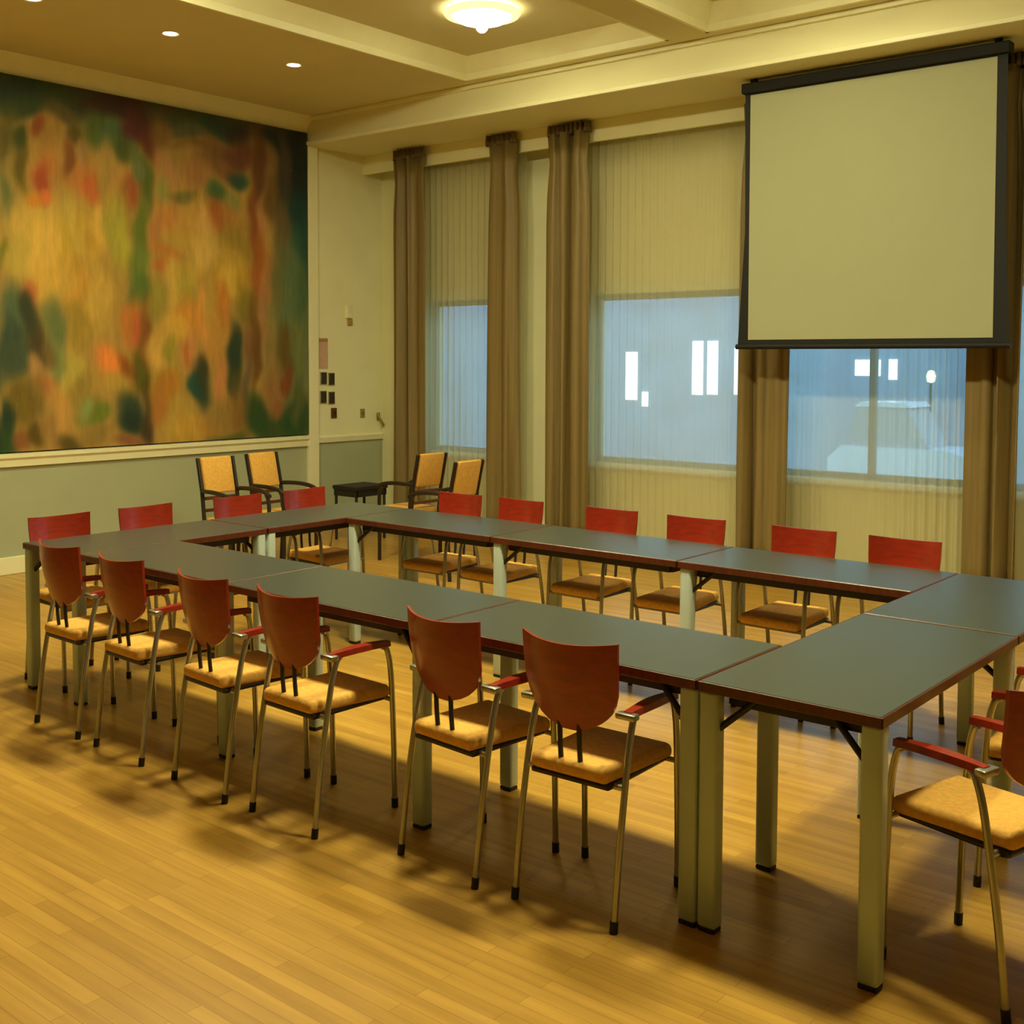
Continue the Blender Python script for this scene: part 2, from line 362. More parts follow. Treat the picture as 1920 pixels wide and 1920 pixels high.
# ceiling: flat panels above a grid of beams, with a cove in every coffer
XB = [(XM-0.25, -0.91), (1.05, 1.35), (3.31, 3.61), (5.57, XR+0.25)]
YBm = [(YB-0.25, -5.9), (-3.45, -3.15), (-0.85, -0.55)]
YBEAM = 4.34
bm = bm_new(); box(bm, XM-0.25, XR+0.25, YB-0.25, YW+0.25, 4.12, 4.4); struct('ceiling', bm, M_ceil)
bm = bm_new()
for a, b in XB: box(bm, a, b, YB-0.25, 4.5, ZC, 4.15)
xg = [(XB[i][1], XB[i+1][0]) for i in range(3)]
for a, b in xg:
    for c, d in YBm: box(bm, a, b, c, d, ZC, 4.15)
    box(bm, a, b, YBEAM, 4.5, ZC, 4.15)
struct('ceiling_beams', bm, M_ceil)
bm = bm_new(); box(bm, XM-0.02, XR+0.02, 4.46, YW+0.02, 3.69, 4.3); struct('ceiling_drop', bm, M_beam)
bm = bm_new()
yg = [(YBm[i][1], YBm[i+1][0]) for i in range(2)] + [(YBm[2][1], YBEAM)]
for a, b in xg:
    for c, d in yg:
        k = 0.11
        pr = [(0, ZC), (0.025, ZC), (0.035, ZC+0.05), (0.06, ZC+0.09), (k, 4.125), (0, 4.125)]
        poly(bm, [(a+u, v) for u, v in pr], 'y', c, d)
        poly(bm, [(b-u, v) for u, v in pr], 'y', c, d)
        poly(bm, [(c+u, v) for u, v in pr], 'x', a, b)
        poly(bm, [(d-u, v) for u, v in pr], 'x', a, b)
struct('trim_1', bm, M_trim)
# cornice above the mural, beam face moulding
bm = bm_new(); poly(bm, [(XM, 3.80), (XM+0.02, 3.80), (XM+0.035, 3.86), (XM+0.10, 3.925), (XM+0.12, ZC), (XM, ZC)], 'y', YB, 4.47); struct('trim_2', bm, M_trim)
bm = bm_new(); box(bm, XM, XR, 4.43, 4.47, 3.685, 3.72, 0.006); box(bm, XM, XR, 4.43, 4.47, 3.915, ZC, 0.006); struct('trim_3', bm, M_trim)
# pelmet above the windows
bm = bm_new(); box(bm, XM, XR, 5.20, 5.235, 3.51, 3.70); struct('trim_4', bm, M_wall)
# pilaster at the end of the mural, corner strip, chair rails, skirting
bm = bm_new(); box(bm, XM, XM+0.05, 4.45, 4.57, 0, 3.70, 0.006); struct('trim_5', bm, M_trim)
bm = bm_new()
poly(bm, [(XM, 0.83), (XM+0.03, 0.83), (XM+0.035, 0.88), (XM+0.055, 0.90), (XM+0.055, 0.93), (XM, 0.94)], 'y', YB, 4.45); struct('trim_6', bm, M_trim)
bm = bm_new()
poly(bm, [(XM, 0.85), (XM+0.02, 0.85), (XM+0.03, 0.90), (XM, 0.915)], 'y', 4.57, YW); struct('trim_7', bm, M_trim)
bm = bm_new(); box(bm, XM, XM+0.025, YB, 4.45, 0, 0.135, 0.006); box(bm, XM, XM+0.02, 4.57, YW, 0, 0.135, 0.006); struct('baseboard_left', bm, M_trim)
bm = bm_new(); box(bm, XM+0.02, XR, YW-0.022, YW, 0, 0.135, 0.006); struct('baseboard_back', bm, M_trim)

# ------------------------------------------------------------------ mural
MY0, MY1, MZ0, MZ1 = -0.6, 4.44, 0.945, 3.80
bm = bm_new(); NY, NZ = 200, 130
lay = bm.loops.layers.float_color.new('paint')
grid = [[bm.verts.new((XM+0.047, MY0+(MY1-MY0)*i/NY, MZ0+(MZ1-MZ0)*j/NZ)) for j in range(NZ+1)] for i in range(NY+1)]
def paint(y, z):
    if y < 1.42: y = 2.84-y; z = z*0.92+0.2      # the picture goes on past the visible part in the same manner
    yw = y + 0.02*math.sin(7*z+3*y) + 0.012*math.sin(19*z)
    zw = z + 0.04*math.sin(9*y+2*z)
    r, g, b = 150, 122, 50
    for (cy, cz, ry, rz, cr, cg, cb) in STROKES:
        dy = (yw-cy)/ry; 
        if dy > 2.2 or dy < -2.2: continue
        dz = (zw-cz)/rz
        d = dy*dy+dz*dz
        if d > 3.5: continue
        w = math.exp(-(d*d)*0.75)*0.95
        r += (cr-r)*w; g += (cg-g)*w; b += (cb-b)*w
    return (lin(r)*MG[0], lin(g)*MG[1], lin(b)*MG[2], 1.0)
cols = [[paint(v.co.y, v.co.z) for v in row] for row in grid]
for i in range(NY):
    for j in range(NZ):
        f = bm.faces.new((grid[i][j], grid[i+1][j], grid[i+1][j+1], grid[i][j+1]))
        for lp, (a, b) in zip(f.loops, ((i, j), (i+1, j), (i+1, j+1), (i, j+1))): lp[lay] = cols[a][b]
mu = thing('mural', 'large abstract green, yellow and red painting covering the left wall above the rail', 'painting', (0, 0, 0))
obj('painted_canvas', bm, painted_mat(), mu)
bm = bm_new(); box(bm, XM+0.0205, XM+0.045, MY0, MY1, MZ0, MZ1); obj('backing_panel', bm, M_dark, mu)

# ------------------------------------------------------------------ tables
def table(x0, x1, y0, y1, legs, label, braces=()):
    cx, cy = (x0+x1)/2, (y0+y1)/2
    t = thing('conference_table', label, 'table', (cx, cy, 0), 0, 'conference tables set in a closed ring')
    hx, hy = (x1-x0)/2-0.002, (y1-y0)/2-0.002
    bm = bm_new(); box(bm, -hx+0.006, hx-0.006, -hy+0.006, hy-0.006, 0.713, 0.740, 0.002, 1); obj('tabletop', bm, M_top, t)
    bm = bm_new()
    box(bm, -hx, hx, -hy, -hy+0.0065, 0.709, 0.739, 0.003); box(bm, -hx, hx, hy-0.0065, hy, 0.709, 0.739, 0.003)
    box(bm, -hx, -hx+0.0065, -hy, hy, 0.709, 0.739, 0.003); box(bm, hx-0.0065, hx, -hy, hy, 0.709, 0.739, 0.003)
    obj('edge_band', bm, M_edge, t)
    bm = bm_new()
    a, b = hx-0.075, hy-0.075
    for s in (-1, 1):
        box(bm, -a, a, s*b-0.012, s*b+0.012, 0.668, 0.713); box(bm, s*a-0.012, s*a+0.012, -b, b, 0.668, 0.713)
    obj('under_frame', bm, M_under, t)
    for (lx, ly) in legs:
        px, py = lx-cx, ly-cy
        bm = bm_new(); box(bm, px-0.030, px+0.030, py-0.026, py+0.026, 0.012, 0.713, 0.012, 3)
        lg = obj('leg', bm, M_leg, t, True)
        bm = bm_new(); box(bm, px-0.027, px+0.027, py-0.023, py+0.023, 0.0, 0.014, 0.004); obj('foot_pad', bm, M_foot, lg)
        # diagonal strut from the leg up to the frame
        dx = -1 if px > 0 else 1
        bm = bm_new(); tube(bm, [(px+dx*0.02, py, 0.60), (px+dx*0.13, py+(0.03 if py < 0 else -0.03), 0.70)], 0.010, 8); obj('brace', bm, M_under, t, True)
    return t

J = [0.535, 1.645, 2.775, 3.870]
YN, YF0, YF1 = 0.55, 1.68, 2.23
il = 0.034
table(0.0, J[0], 0.0, 1.113, [(il, il), (J[0]-il-0.03, il), (il, 1.08), (J[0]-il, 1.08)], 'grey-topped table at the near end of the left short side, corner nearest the camera')
table(0.0, J[0], 1.117, YF1, [(il, 1.15), (J[0]-il, 1.15), (il, YF1-il), (J[0]-il, YF1-il)], 'grey-topped table at the far end of the left short side, below the mural')
NB = ['grey-topped table in the near long row, leftmost of its three', 'grey-topped table in the middle of the near long row', 'grey-topped table in the near long row, beside the right corner table']
FB = ['grey-topped table in the window-side row, the one nearest the mural', 'grey-topped table in the middle of the window-side row', 'grey-topped table in the window-side row, below the projection screen']
for i in range(3):
    x1 = J[i+1]-0.032
    table(J[i], J[i+1], 0.0, YN, [(x1, il), (x1, YN-il)], NB[i])
    x0 = J[i]+0.042
    table(J[i], J[i+1], YF0, YF1, [(x0, YF0+il), (x0, YF1-il)], FB[i])
XQ = J[3]+0.553
table(J[3], XQ, 0.0, 1.172, [(J[3]+il, il), (XQ-il, il), (J[3]+il+0.02, 1.13), (XQ-il, 1.13)], 'grey-topped corner table closest to the camera on the right short side')
table(J[3], XQ, 1.176, YF1, [(J[3]+il+0.02, YF1-il), (XQ-il, YF1-il)], 'grey-topped table at the window end of the right short side')

# ------------------------------------------------------------------ red chairs
def make_chair(loc, rz, label):
    t = thing('armchair_red_back', label, 'chair', loc, rz, 'red wooden-backed chairs around the conference tables')
    t.name = 'conference_chair'
    # seat cushion, rounded
    bm = bm_new(); box(bm, -0.155, 0.155, -0.165, 0.205, 0.418, 0.466, 0.020, 4)
    for v in bm.verts:                                    # narrower rear, crowned top, waterfall front
        k = (v.co.y+0.165)/0.37
        v.co.x *= 0.90+0.10*min(1, k*1.5)
        if v.co.z > 0.444: v.co.z += 0.010*(1-(v.co.x/0.16)**2)*(1-(2*k-1)**2)
        if k > 0.85: v.co.z -= 0.012*(k-0.85)/0.15
    obj('seat', bm, M_seat, t, True, 60)
    bm = bm_new(); box(bm, -0.142, 0.142, -0.155, 0.190, 0.400, 0.420, 0.008); obj('seat_pan', bm, M_dark, t)
    # backrest: curved shield-shaped shell
    bm = bm_new(); NU, NV = 16, 18; th = 0.010
    prof = [(0.0, 0.026), (0.025, 0.055), (0.06, 0.081), (0.12, 0.109), (0.20, 0.134), (0.30, 0.152), (0.44, 0.163), (0.65, 0.168), (0.85, 0.170), (1.0, 0.171)]
    def half(v):
        for (a, wa), (b, wb) in zip(prof, prof[1:]):
            if v <= b: return wa+(wb-wa)*(v-a)/(b-a)
        return prof[-1][1]
    def shell(u, v, off):
        w = half(v)
        x = u*w
        z = 0.560+0.282*v - (0.012*(1-u*u) if v > 0.85 else 0)*((v-0.85)/0.15 if v > 0.85 else 0)
        y = -0.150-0.060*v + 0.055*(x/0.171)**2 - 0.014*math.sin(v*PI)
        return Vector((x, y+off, z))
    F = [[bm.verts.new(shell(-1+2*i/NU, j/NV, th/2)) for j in range(NV+1)] for i in range(NU+1)]
    B = [[bm.verts.new(shell(-1+2*i/NU, j/NV, -th/2)) for j in range(NV+1)] for i in range(NU+1)]
    for i in range(NU):
        for j in range(NV):
            bm.faces.new((F[i][j], F[i+1][j], F[i+1][j+1], F[i][j+1])); bm.faces.new((B[i][j], B[i][j+1], B[i+1][j+1], B[i+1][j]))
    for i in range(NU):
        bm.faces.new((F[i][0], B[i][0], B[i+1][0], F[i+1][0])); bm.faces.new((F[i][NV], F[i+1][NV], B[i+1][NV], B[i][NV]))
    for j in range(NV):
        bm.faces.new((F[0][j], F[0][j+1], B[0][j+1], B[0][j])); bm.faces.new((F[NU][j], B[NU][j], B[NU][j+1], F[NU][j+1]))
    obj('backrest', bm, M_red, t, True, 50)
    # uprights carrying the back
    for s in (-1, 1):
        bm = bm_new(); tube(bm, curve_pts([(s*0.035, -0.10, 0.408), (s*0.035, -0.135, 0.425), (s*0.035, -0.148, 0.50), (s*0.035, -0.153, 0.58), (s*0.035, -0.165, 0.66)], 4), 0.008, 8)
        obj('back_support', bm, M_foot, t, True)
    # legs, each with a black foot
    for s in (-1, 1):
        bm = bm_new(); tube(bm, curve_pts([(s*0.180, -0.180, 0.012), (s*0.180, -0.150, 0.25), (s*0.177, -0.105, 0.50), (s*0.174, -0.075, 0.595), (s*0.170, -0.055, 0.612)], 5), 0.0105, 10)
        lg = obj('leg', bm, M_chrome, t, True); lg['label'] = 'slanting chrome rear leg'
        bm = bm_new(); tube(bm, [(s*0.180, -0.1815, 0.0), (s*0.180, -0.1775, 0.035)], 0.0125, 10); obj('foot_cap', bm, M_foot, lg, True)
        bm = bm_new(); tube(bm, curve_pts([(s*0.176, 0.200, 0.012), (s*0.176, 0.195, 0.25), (s*0.176, 0.182, 0.50), (s*0.174, 0.165, 0.595), (s*0.170, 0.145, 0.612)], 5), 0.0105, 10)
        lg = obj('leg', bm, M_chrome, t, True); lg['label'] = 'upright chrome front leg'
        bm = bm_new(); tube(bm, [(s*0.176, 0.2005, 0.0), (s*0.176, 0.1995, 0.035)], 0.0125, 10); obj('foot_cap', bm, M_foot, lg, True)
        # armrest: wooden rail with a metal end plate at the rear
        bm = bm_new()
        n = 12; A = []
        for k in range(n+1):
            f = k/n; y = -0.105+0.275*f; w = 0.020-0.004*math.cos(f*2*PI)
            z = 0.622+0.006*math.sin(f*PI)
            A.append([bm.verts.new((s*0.173-w, y, z-0.010)), bm.verts.new((s*0.173+w, y, z-0.010)), bm.verts.new((s*0.173+w*0.85, y, z+0.010)), bm.verts.new((s*0.173-w*0.85, y, z+0.010))])
        for P, Q in zip(A, A[1:]):
            for q in range(4): bm.faces.new((P[q], P[(q+1) % 4], Q[(q+1) % 4], Q[q]))
        bm.faces.new(A[0][::-1]); bm.faces.new(A[-1])
        ar = obj('armrest', bm, M_red, t, True, 50)
        bm = bm_new(); box(bm, s*0.173-0.034, s*0.173+0.034, -0.122, -0.088, 0.610, 0.630, 0.006); obj('end_plate', bm, M_chrome, ar, True)
    for yy, hw in ((0.186, 0.177), (-0.120, 0.178)):
        bm = bm_new(); tube(bm, [(-hw, yy, 0.408), (hw, yy, 0.408)], 0.009, 8); obj('seat_rail', bm, M_chrome, t, True)
    return t

near = [(0.75, -0.06, 'leftmost red-backed chair on the near side of the table ring'),
        (1.262, -0.07, 'second red-backed chair from the left on the near side of the tables'),
        (1.858, -0.09, 'third red-backed chair from the left on the near side of the tables'),
        (2.352, -0.09, 'fourth red-backed chair from the left on the near side, left of the free-standing table leg'),
        (3.040, -0.01, 'fifth red-backed chair from the left on the near side, just right of the table joint'),
        (3.515, 0.012, 'closest red-backed chair on the near side, beside the pair of table legs')]
proto = None
def chair(x, y, rz, label):
    global proto
    if proto is None: proto = make_chair((x, y, 0), rz, label); return proto
    return dup(proto, (x, y, 0), rz, label)
rot = [R(-1), R(-2), R(-4), R(-2), R(-5), R(2)]
for (x, y, lb), a in zip(near, rot): chair(x, y, a, lb)
left = [(0.27, 'red chair back showing above the left table end, nearest the left picture edge', R(-91)),
        (0.79, 'red-backed chair on the left short side, second from the near corner', R(-89)),
        (1.41, 'red-backed chair on the left short side, in front of the tall yellow armchair', R(-92)),
        (1.94, 'red-backed chair at the far end of the left short side, next to the window corner', R(-88))]
for y, lb, a in left: chair(0.03, y, a, lb)
far = [(0.80, 'red-backed chair on the window side, leftmost, in front of the yellow-backed lounge chairs'),
       (1.272, 'red-backed chair on the window side, before the second drape from the left'),
       (1.925, 'red-backed chair on the window side, before the wide middle window'),
       (2.465, 'red-backed chair on the window side, just left of the drape under the screen'),
       (3.063, 'red-backed chair on the window side, just right of the drape under the screen'),
       (3.568, 'red-backed chair on the window side, nearest the right-hand table row')]
for (x, lb), a in zip(far, (181, 178, 180, 182, 179, 180)): chair(x, 2.235, R(a), lb)
chair(4.594, 0.317, R(90-16), 'red-backed chair with ochre seat at the right picture edge, turned slightly')
chair(4.60, 1.02, R(90+4), 'red-backed chair behind the one at the right picture edge, mostly under the table')

# ------------------------------------------------------------------ lounge armchairs with yellow backs
def make_armchair(loc, rz, label):
    t = thing('lounge_armchair', label, 'armchair', loc, rz, 'dark-framed lounge armchairs in the window corner')
    bm = bm_new(); box(bm, -0.155, 0.155, -0.17, 0.19, 0.40, 0.455, 0.018, 3); obj('seat', bm, M_pad, t, True)
    bm = bm_new()
    box(bm, -0.165, 0.165, -0.17, -0.145, 0.355, 0.402); box(bm, -0.165, 0.165, 0.165, 0.19, 0.355, 0.402)
    box(bm, -0.172, -0.150, -0.17, 0.19, 0.355, 0.402); box(bm, 0.150, 0.172, -0.17, 0.19, 0.355, 0.402); obj('seat_rail', bm, M_dark, t)
    bm = bm_new(); box(bm, -0.135, 0.135, -0.235, -0.195, 0.63, 0.905, 0.015, 3)
    for v in bm.verts: v.co.y -= (v.co.z-0.66)*0.22
    obj('backrest', bm, M_pad, t, True)
    bm = bm_new(); box(bm, -0.15, 0.15, -0.222, -0.202, 0.58, 0.606, 0.004); obj('back_rail', bm, wood_brown, t)
    bm = bm_new(); box(bm, -0.15, 0.15, -0.205, -0.187, 0.49, 0.515, 0.004); obj('back_rail', bm, wood_brown, t)
    for s in (-1, 1):
        bm = bm_new()
        for (za, zb, ya, yb) in ((0, 0.42, -0.21, -0.185), (0.42, 0.66, -0.185, -0.215), (0.66, 0.90, -0.215, -0.27)):
            tube(bm, [(s*0.158, ya, za), (s*0.158, yb, zb)], 0.016, 8)
        obj('leg', bm, M_dark, t, True)['label'] = 'dark rear leg rising into the back post'
        bm = bm_new(); tube(bm, curve_pts([(s*0.175, 0.175, 0), (s*0.175, 0.175, 0.3), (s*0.178, 0.172, 0.55), (s*0.178, 0.14, 0.625)], 5), 0.016, 8)
        obj('leg', bm, M_dark, t, True)['label'] = 'dark front leg carrying the arm'
        bm = bm_new(); tube(bm, curve_pts([(s*0.178, 0.185, 0.612), (s*0.180, 0.12, 0.640), (s*0.180, 0.0, 0.655), (s*0.172, -0.13, 0.655), (s*0.158, -0.21, 0.65)], 5), 0.017, 8)
        obj('armrest', bm, M_dark, t, True)
    return t
wood_brown = wood_mat('brown_back_rail', rgb(90, 45, 15), 0.4)
lab = ['yellow-backed lounge armchair under the mural rail, tallest and leftmost', 'yellow-backed lounge armchair against the mural wall, beside the pilaster',
       'yellow-backed lounge armchair seen from behind, before the leftmost drape', 'yellow-backed lounge armchair seen from behind, just left of the second drape']
pos = [(-1.66, 2.56, R(-92)), (-1.72, 3.08, R(-86)), (-1.18, 3.95, R(88)), (-0.50, 3.62, R(92))]
a0 = None
for (x, y, a), lb in zip(pos, lab):
    if a0 is None: a0 = make_armchair((x, y, 0), a, lb)
    else: dup(a0, (x, y, 0), a, lb)

# low black table in the corner
t = thing('side_table', 'low black side table with slim legs in the window corner', 'table', (-2.33, 4.47, 0), R(0))
bm = bm_new(); box(bm, -0.16, 0.16, -0.20, 0.20, 0.47, 0.505, 0.005); obj('tabletop', bm, M_foot, t)
bm = bm_new()
for s in (-1, 1):
    box(bm, -0.15, 0.15, s*0.18-0.01, s*0.18+0.01, 0.41, 0.47); box(bm, s*0.14-0.01, s*0.14+0.01, -0.18, 0.18, 0.41, 0.47)
obj('apron', bm, M_foot, t)
for sx in (-1, 1):
    for sy in (-1, 1):
        bm = bm_new(); tube(bm, [(sx*0.135, sy*0.175, 0.0), (sx*0.135, sy*0.175, 0.47)], 0.014, 8); obj('leg', bm, M_foot, t, True)

# ------------------------------------------------------------------ drapes and sheers
def cloth(x0, x1, yc, z0, z1, n, amp, nz=10, gather=0.0, ph=0.0, top=1.0, irr=0.3):
    bm = bm_new(); per = 10; N = n*per
    rows = []
    for j in range(nz+1):
        z = z0+(z1-z0)*j/nz; f = j/nz
        row = []
        for i in range(N+1):
            u = i/N
            xx = x0+(x1-x0)*u
            wd = 1-gather*math.exp(-((f-0.93)/0.06)**2)
            xx = (x0+x1)/2+(xx-(x0+x1)/2)*wd
            a = amp*(0.75+0.35*math.sin(u*5+ph*2)*irr/0.3)*(1-0.25*f*top)
            y = yc+a*math.sin(2*PI*n*u+ph+irr*math.sin(3*f+u*9))
            xx += 0.25*a*math.sin(4*PI*n*u+ph)
            row.append(bm.verts.new((xx, y, z)))
        rows.append(row)
    for A, B in zip(rows, rows[1:]):
        for i in range(N): bm.faces.new((A[i], A[i+1], B[i+1], B[i]))
    return bm
DR = [(-2.56, -2.12, 3, 'olive-brown drape in the corner, leftmost of the drapes'),
      (-1.375, -1.02, 2, 'olive-brown drape right of the narrow left window, second from the corner'),
      (-0.665, -0.215, 3, 'olive-brown drape left of the wide middle window'),
      (1.26, 1.64, 3, 'olive-brown drape hanging behind the left edge of the projection screen'),
      (2.935, 3.30, 3, 'olive-brown drape hanging behind the right edge of the projection screen')]
for k, (a, b, n, lb) in enumerate(DR):
    t = thing('drape', lb, 'curtain', ((a+b)/2, 5.12, 0), 0, 'floor-length olive drapes along the window wall')
    hw = (b-a)/2
    bm = cloth(-hw, hw, 0, 0.02, 3.60, n, 0.055, 14, 0.14, ph=k*1.3, irr=0.6)
    o = obj('cloth_panel', bm, M_drape, t, True, 180)
    md = o.modifiers.new('thick', 'SOLIDIFY'); md.thickness = 0.006; md.offset = 0
    bm = cloth(-hw*0.98, hw*0.98, 0, 3.585, 3.675, n*3, 0.030, 3, 0.0, ph=k)
    o = obj('pleat_heading', bm, M_drape_dark, t, True, 180)
    md = o.modifiers.new('thick', 'SOLIDIFY'); md.thickness = 0.010; md.offset = 0
SH = [(-2.60, -1.06, 'white sheer curtain over the narrow left window'),
      (-0.60, 1.36, 'white sheer curtain over the wide middle window'),
      (1.40, 3.02, 'white sheer curtain over the window below the projection screen'),
      (3.06, 4.75, 'white sheer curtain at the right picture edge, beyond the last drape')]
for k, (a, b, lb) in enumerate(SH):
    n = int((b-a)/0.075)
    bm = cloth(a, b, 5.335, 0.02, 3.62, n, 0.020, 8, 0.0, ph=k*0.7, top=0.3, irr=0.5)
    o = obj('sheer_curtain', bm, M_sheer, None, True, 180)
    tag(o, lb, 'curtain', 'white sheer curtains across the windows')

# ------------------------------------------------------------------ projection screen
t = thing('projection_screen', 'large white roll-down projection screen with black borders hanging before the windows', 'projection screen', (2.33, 4.75, 1.76))
def scr(name, pts, y0, y1, m):
    bm = bm_new(); poly(bm, [(x-2.33, z-1.76) for x, z in pts], 'y', y0, y1); return obj(name, bm, m, t)
scr('border_fabric', [(1.405, 1.775), (3.315, 1.775), (3.275, 2.6), (3.262, 3.64), (1.438, 3.64), (1.452, 2.6)], 0.002, 0.006, M_black)
scr('screen_fabric', [(1.49, 1.815), (3.215, 1.815), (3.200, 3.575), (1.483, 3.575)], -0.002, 0.002, M_screen)
bm = bm_new(); tube(bm, [(1.395-2.33, 0, 0.005), (3.325-2.33, 0, 0.005)], 0.019, 12); obj('bottom_bar', bm, M_black, t, True)
bm = bm_new(); box(bm, 1.42-2.33, 3.28-2.33, -0.03, 0.07, 3.575-1.76+0.012, 3.69-1.76-0.03, 0.008); obj('roller_case', bm, M_black, t)
for s in (1.5, 3.2):
    bm = bm_new(); box(bm, s-2.33-0.02, s-2.33+0.02, 0.0, 0.04, 3.655-1.76, 3.69-1.76); obj('bracket', bm, M_black, t)

# ------------------------------------------------------------------ lamps
lamps = [(0.12, 3.36), (2.33, 3.36), (0.07, 0.83), (2.33, 0.83), (4.46, 0.83)]
def make_lamp(x, y, label, glass):
    t = thing('ceiling_lamp', label, 'ceiling lamp', (x, y, 0), 0, 'opal glass ceiling lamps in the coffers')
    bm = bm_new(); lathe(bm, [(0.0, 4.015), (0.05, 4.015), (0.10, 4.020), (0.16, 4.033), (0.205, 4.058), (0.215, 4.075), (0.20, 4.085), (0.0, 4.09)], 32); obj('glass_bowl', bm, glass, t, True)
    bm = bm_new(); lathe(bm, [(0.218, 4.060), (0.262, 4.072), (0.275, 4.092), (0.262, 4.100), (0.215, 4.088)], 32); obj('glass_rim', bm, M_halo, t, True)
    bm = bm_new(); lathe(bm, [(0.0, 3.952), (0.022, 3.958), (0.040, 3.975), (0.046, 3.995), (0.036, 4.012), (0.0, 4.0145)], 16); obj('finial', bm, M_finial, t, True)
    bm = bm_new(); lathe(bm, [(0.0, 4.09), (0.13, 4.09), (0.13, 4.12), (0.0, 4.12)], 24); obj('mounting_plate', bm, M_brass, t)
    return t
LB = ['bright opal glass ceiling lamp with a finial in the left coffer by the windows']
first = make_lamp(lamps[0][0], lamps[0][1], LB[0], M_lamp_dim)
names = ['opal ceiling lamp over the window-side table row, above the picture edge', 'opal ceiling lamp over the left table end, above the picture edge', 'opal ceiling lamp over the middle of the table ring, above the picture edge', 'opal ceiling lamp over the right table end, above the picture edge']
main = None
for (x, y), lb in zip(lamps[1:], names):
    if y != 0.83: dup(first, (x, y, 0), 0, lb)
    elif main is None: main = make_lamp(x, y, lb, M_lamp)
    else: dup(main, (x, y, 0), 0, lb)

dl = None
for k, (y, lb) in enumerate(((0.96, 'lit recessed downlight at the top left picture corner'), (1.98, 'lit recessed downlight above the middle of the mural'), (3.09, 'lit recessed downlight nearest the window corner'), (-0.1, 'lit recessed downlight left of the picture edge above the mural'))):
    if dl is None:
        dl = thing('downlight', lb, 'downlight', (-1.585, y, ZC), 0, 'recessed downlights in the soffit above the mural')
        bm = bm_new(); lathe(bm, [(0.046, -0.001), (0.060, -0.006), (0.063, 0.0), (0.046, 0.0)], 24); obj('trim_ring', bm, M_trim, dl, True)
        bm = bm_new(); lathe(bm, [(0.0, -0.006), (0.03, -0.009), (0.048, -0.004), (0.048, 0.0), (0.0, 0.0)], 20); obj('lens', bm, M_spot, dl)
    else: dup(dl, (-1.585, y, ZC), 0, lb)
    L = bpy.data.lights.new('downlight_beam', 'SPOT'); L.energy = SPOTW; L.color = (1, 0.75, 0.42); L.spot_size = R(95); L.spot_blend = 0.8; L.shadow_soft_size = 0.04
    o = bpy.data.objects.new('downlight_beam', L); COL.objects.link(o); o.location = (-1.585, y, ZC-0.03)
    o.rotation_euler = (0, R(-14), 0)

# ------------------------------------------------------------------ things on the corner wall
M_pic = mat('dark_photo_print', rgb(52, 46, 22), 0.5, var=0.5, scale=20)
M_grey = mat('grey_mount', rgb(165, 155, 120), 0.6)
XK = XM
pics = [(4.665, 1.478, 'small dark framed picture, upper left of the four on the corner wall'), (4.765, 1.470, 'small dark framed picture, upper right of the four on the corner wall'),
        (4.660, 1.295, 'small dark framed picture, lower left of the four on the corner wall'), (4.765, 1.285, 'small dark framed picture, lower right of the four on the corner wall')]
for y, z, lb in pics:
    t = thing('picture_frame', lb, 'picture', (XK, y, z), 0, 'small dark pictures on the corner wall')
    bm = bm_new(); box(bm, 0, 0.012, -0.040, 0.040, -0.062, 0.062, 0.002); obj('frame', bm, M_grey, t)
    bm = bm_new(); box(bm, 0.012, 0.014, -0.035, 0.035, -0.055, 0.055); obj('print', bm, M_pic, t)
t = thing('wall_switch', 'small brown switch below the dark pictures on the corner wall', 'switch', (XK, 4.795, 1.135))
bm = bm_new(); box(bm, 0, 0.014, -0.035, 0.035, -0.05, 0.05, 0.004); obj('plate', bm, mat('brown_switch', rgb(95, 60, 15), 0.4), t)
bm = bm_new(); box(bm, 0.014, 0.022, -0.015, 0.015, -0.022, 0.022, 0.003); obj('rocker', bm, mat('brown_rocker', rgb(70, 42, 12), 0.4), t)
t = thing('notice_sheet', 'pinkish paper notice pinned above the dark pictures on the corner wall', 'notice', (XK, 4.665, 1.72))
bm = bm_new(); box(bm, 0, 0.003, -0.06, 0.06, -0.15, 0.15); obj('paper', bm, mat('pink_paper', PINK, 0.8, var=0.06, scale=14), t)
bm = bm_new(); box(bm, 0.003, 0.006, -0.055, 0.055, 0.115, 0.14); obj('heading_strip', bm, mat('tan_strip', rgb(170, 130, 75), 0.8), t)
t = thing('thermostat', 'small cream wall box high on the corner wall', 'thermostat', (XK, 4.99, 2.13))
bm = bm_new(); box(bm, 0, 0.03, -0.035, 0.035, -0.06, 0.07, 0.006); obj('housing', bm, M_trim, t)
bm = bm_new(); box(bm, 0.0, 0.02, -0.012, 0.05, -0.13, -0.065, 0.006); obj('cable_box', bm, mat('tan_plastic', rgb(175, 145, 80), 0.6), t)
t = thing('wall_socket', 'small olive socket plate on the corner wall above the rail', 'socket', (XK, 5.18, 1.12))
bm = bm_new(); box(bm, 0, 0.01, -0.03, 0.03, -0.045, 0.045, 0.003); obj('plate', bm, mat('olive_plate', rgb(150, 138, 78), 0.5), t)
bm = bm_new(); lathe(bm, [(0, 0.0), (0.018, 0.0), (0.018, 0.004), (0, 0.004)], 16)
for v in bm.verts: v.co = Vector((0.010+v.co.z, v.co.x, v.co.y))
obj('insert', bm, mat('olive_insert', rgb(120, 110, 60), 0.5), t)
t = thing('wall_hook', 'curved olive hook on the wall edge beside the leftmost drape', 'hook', (XK, 5.40, 1.07))
bm = bm_new(); box(bm, 0, 0.012, -0.02, 0.02, -0.03, 0.05, 0.004); obj('mount', bm, mat('olive_metal', rgb(140, 132, 60), 0.5), t)
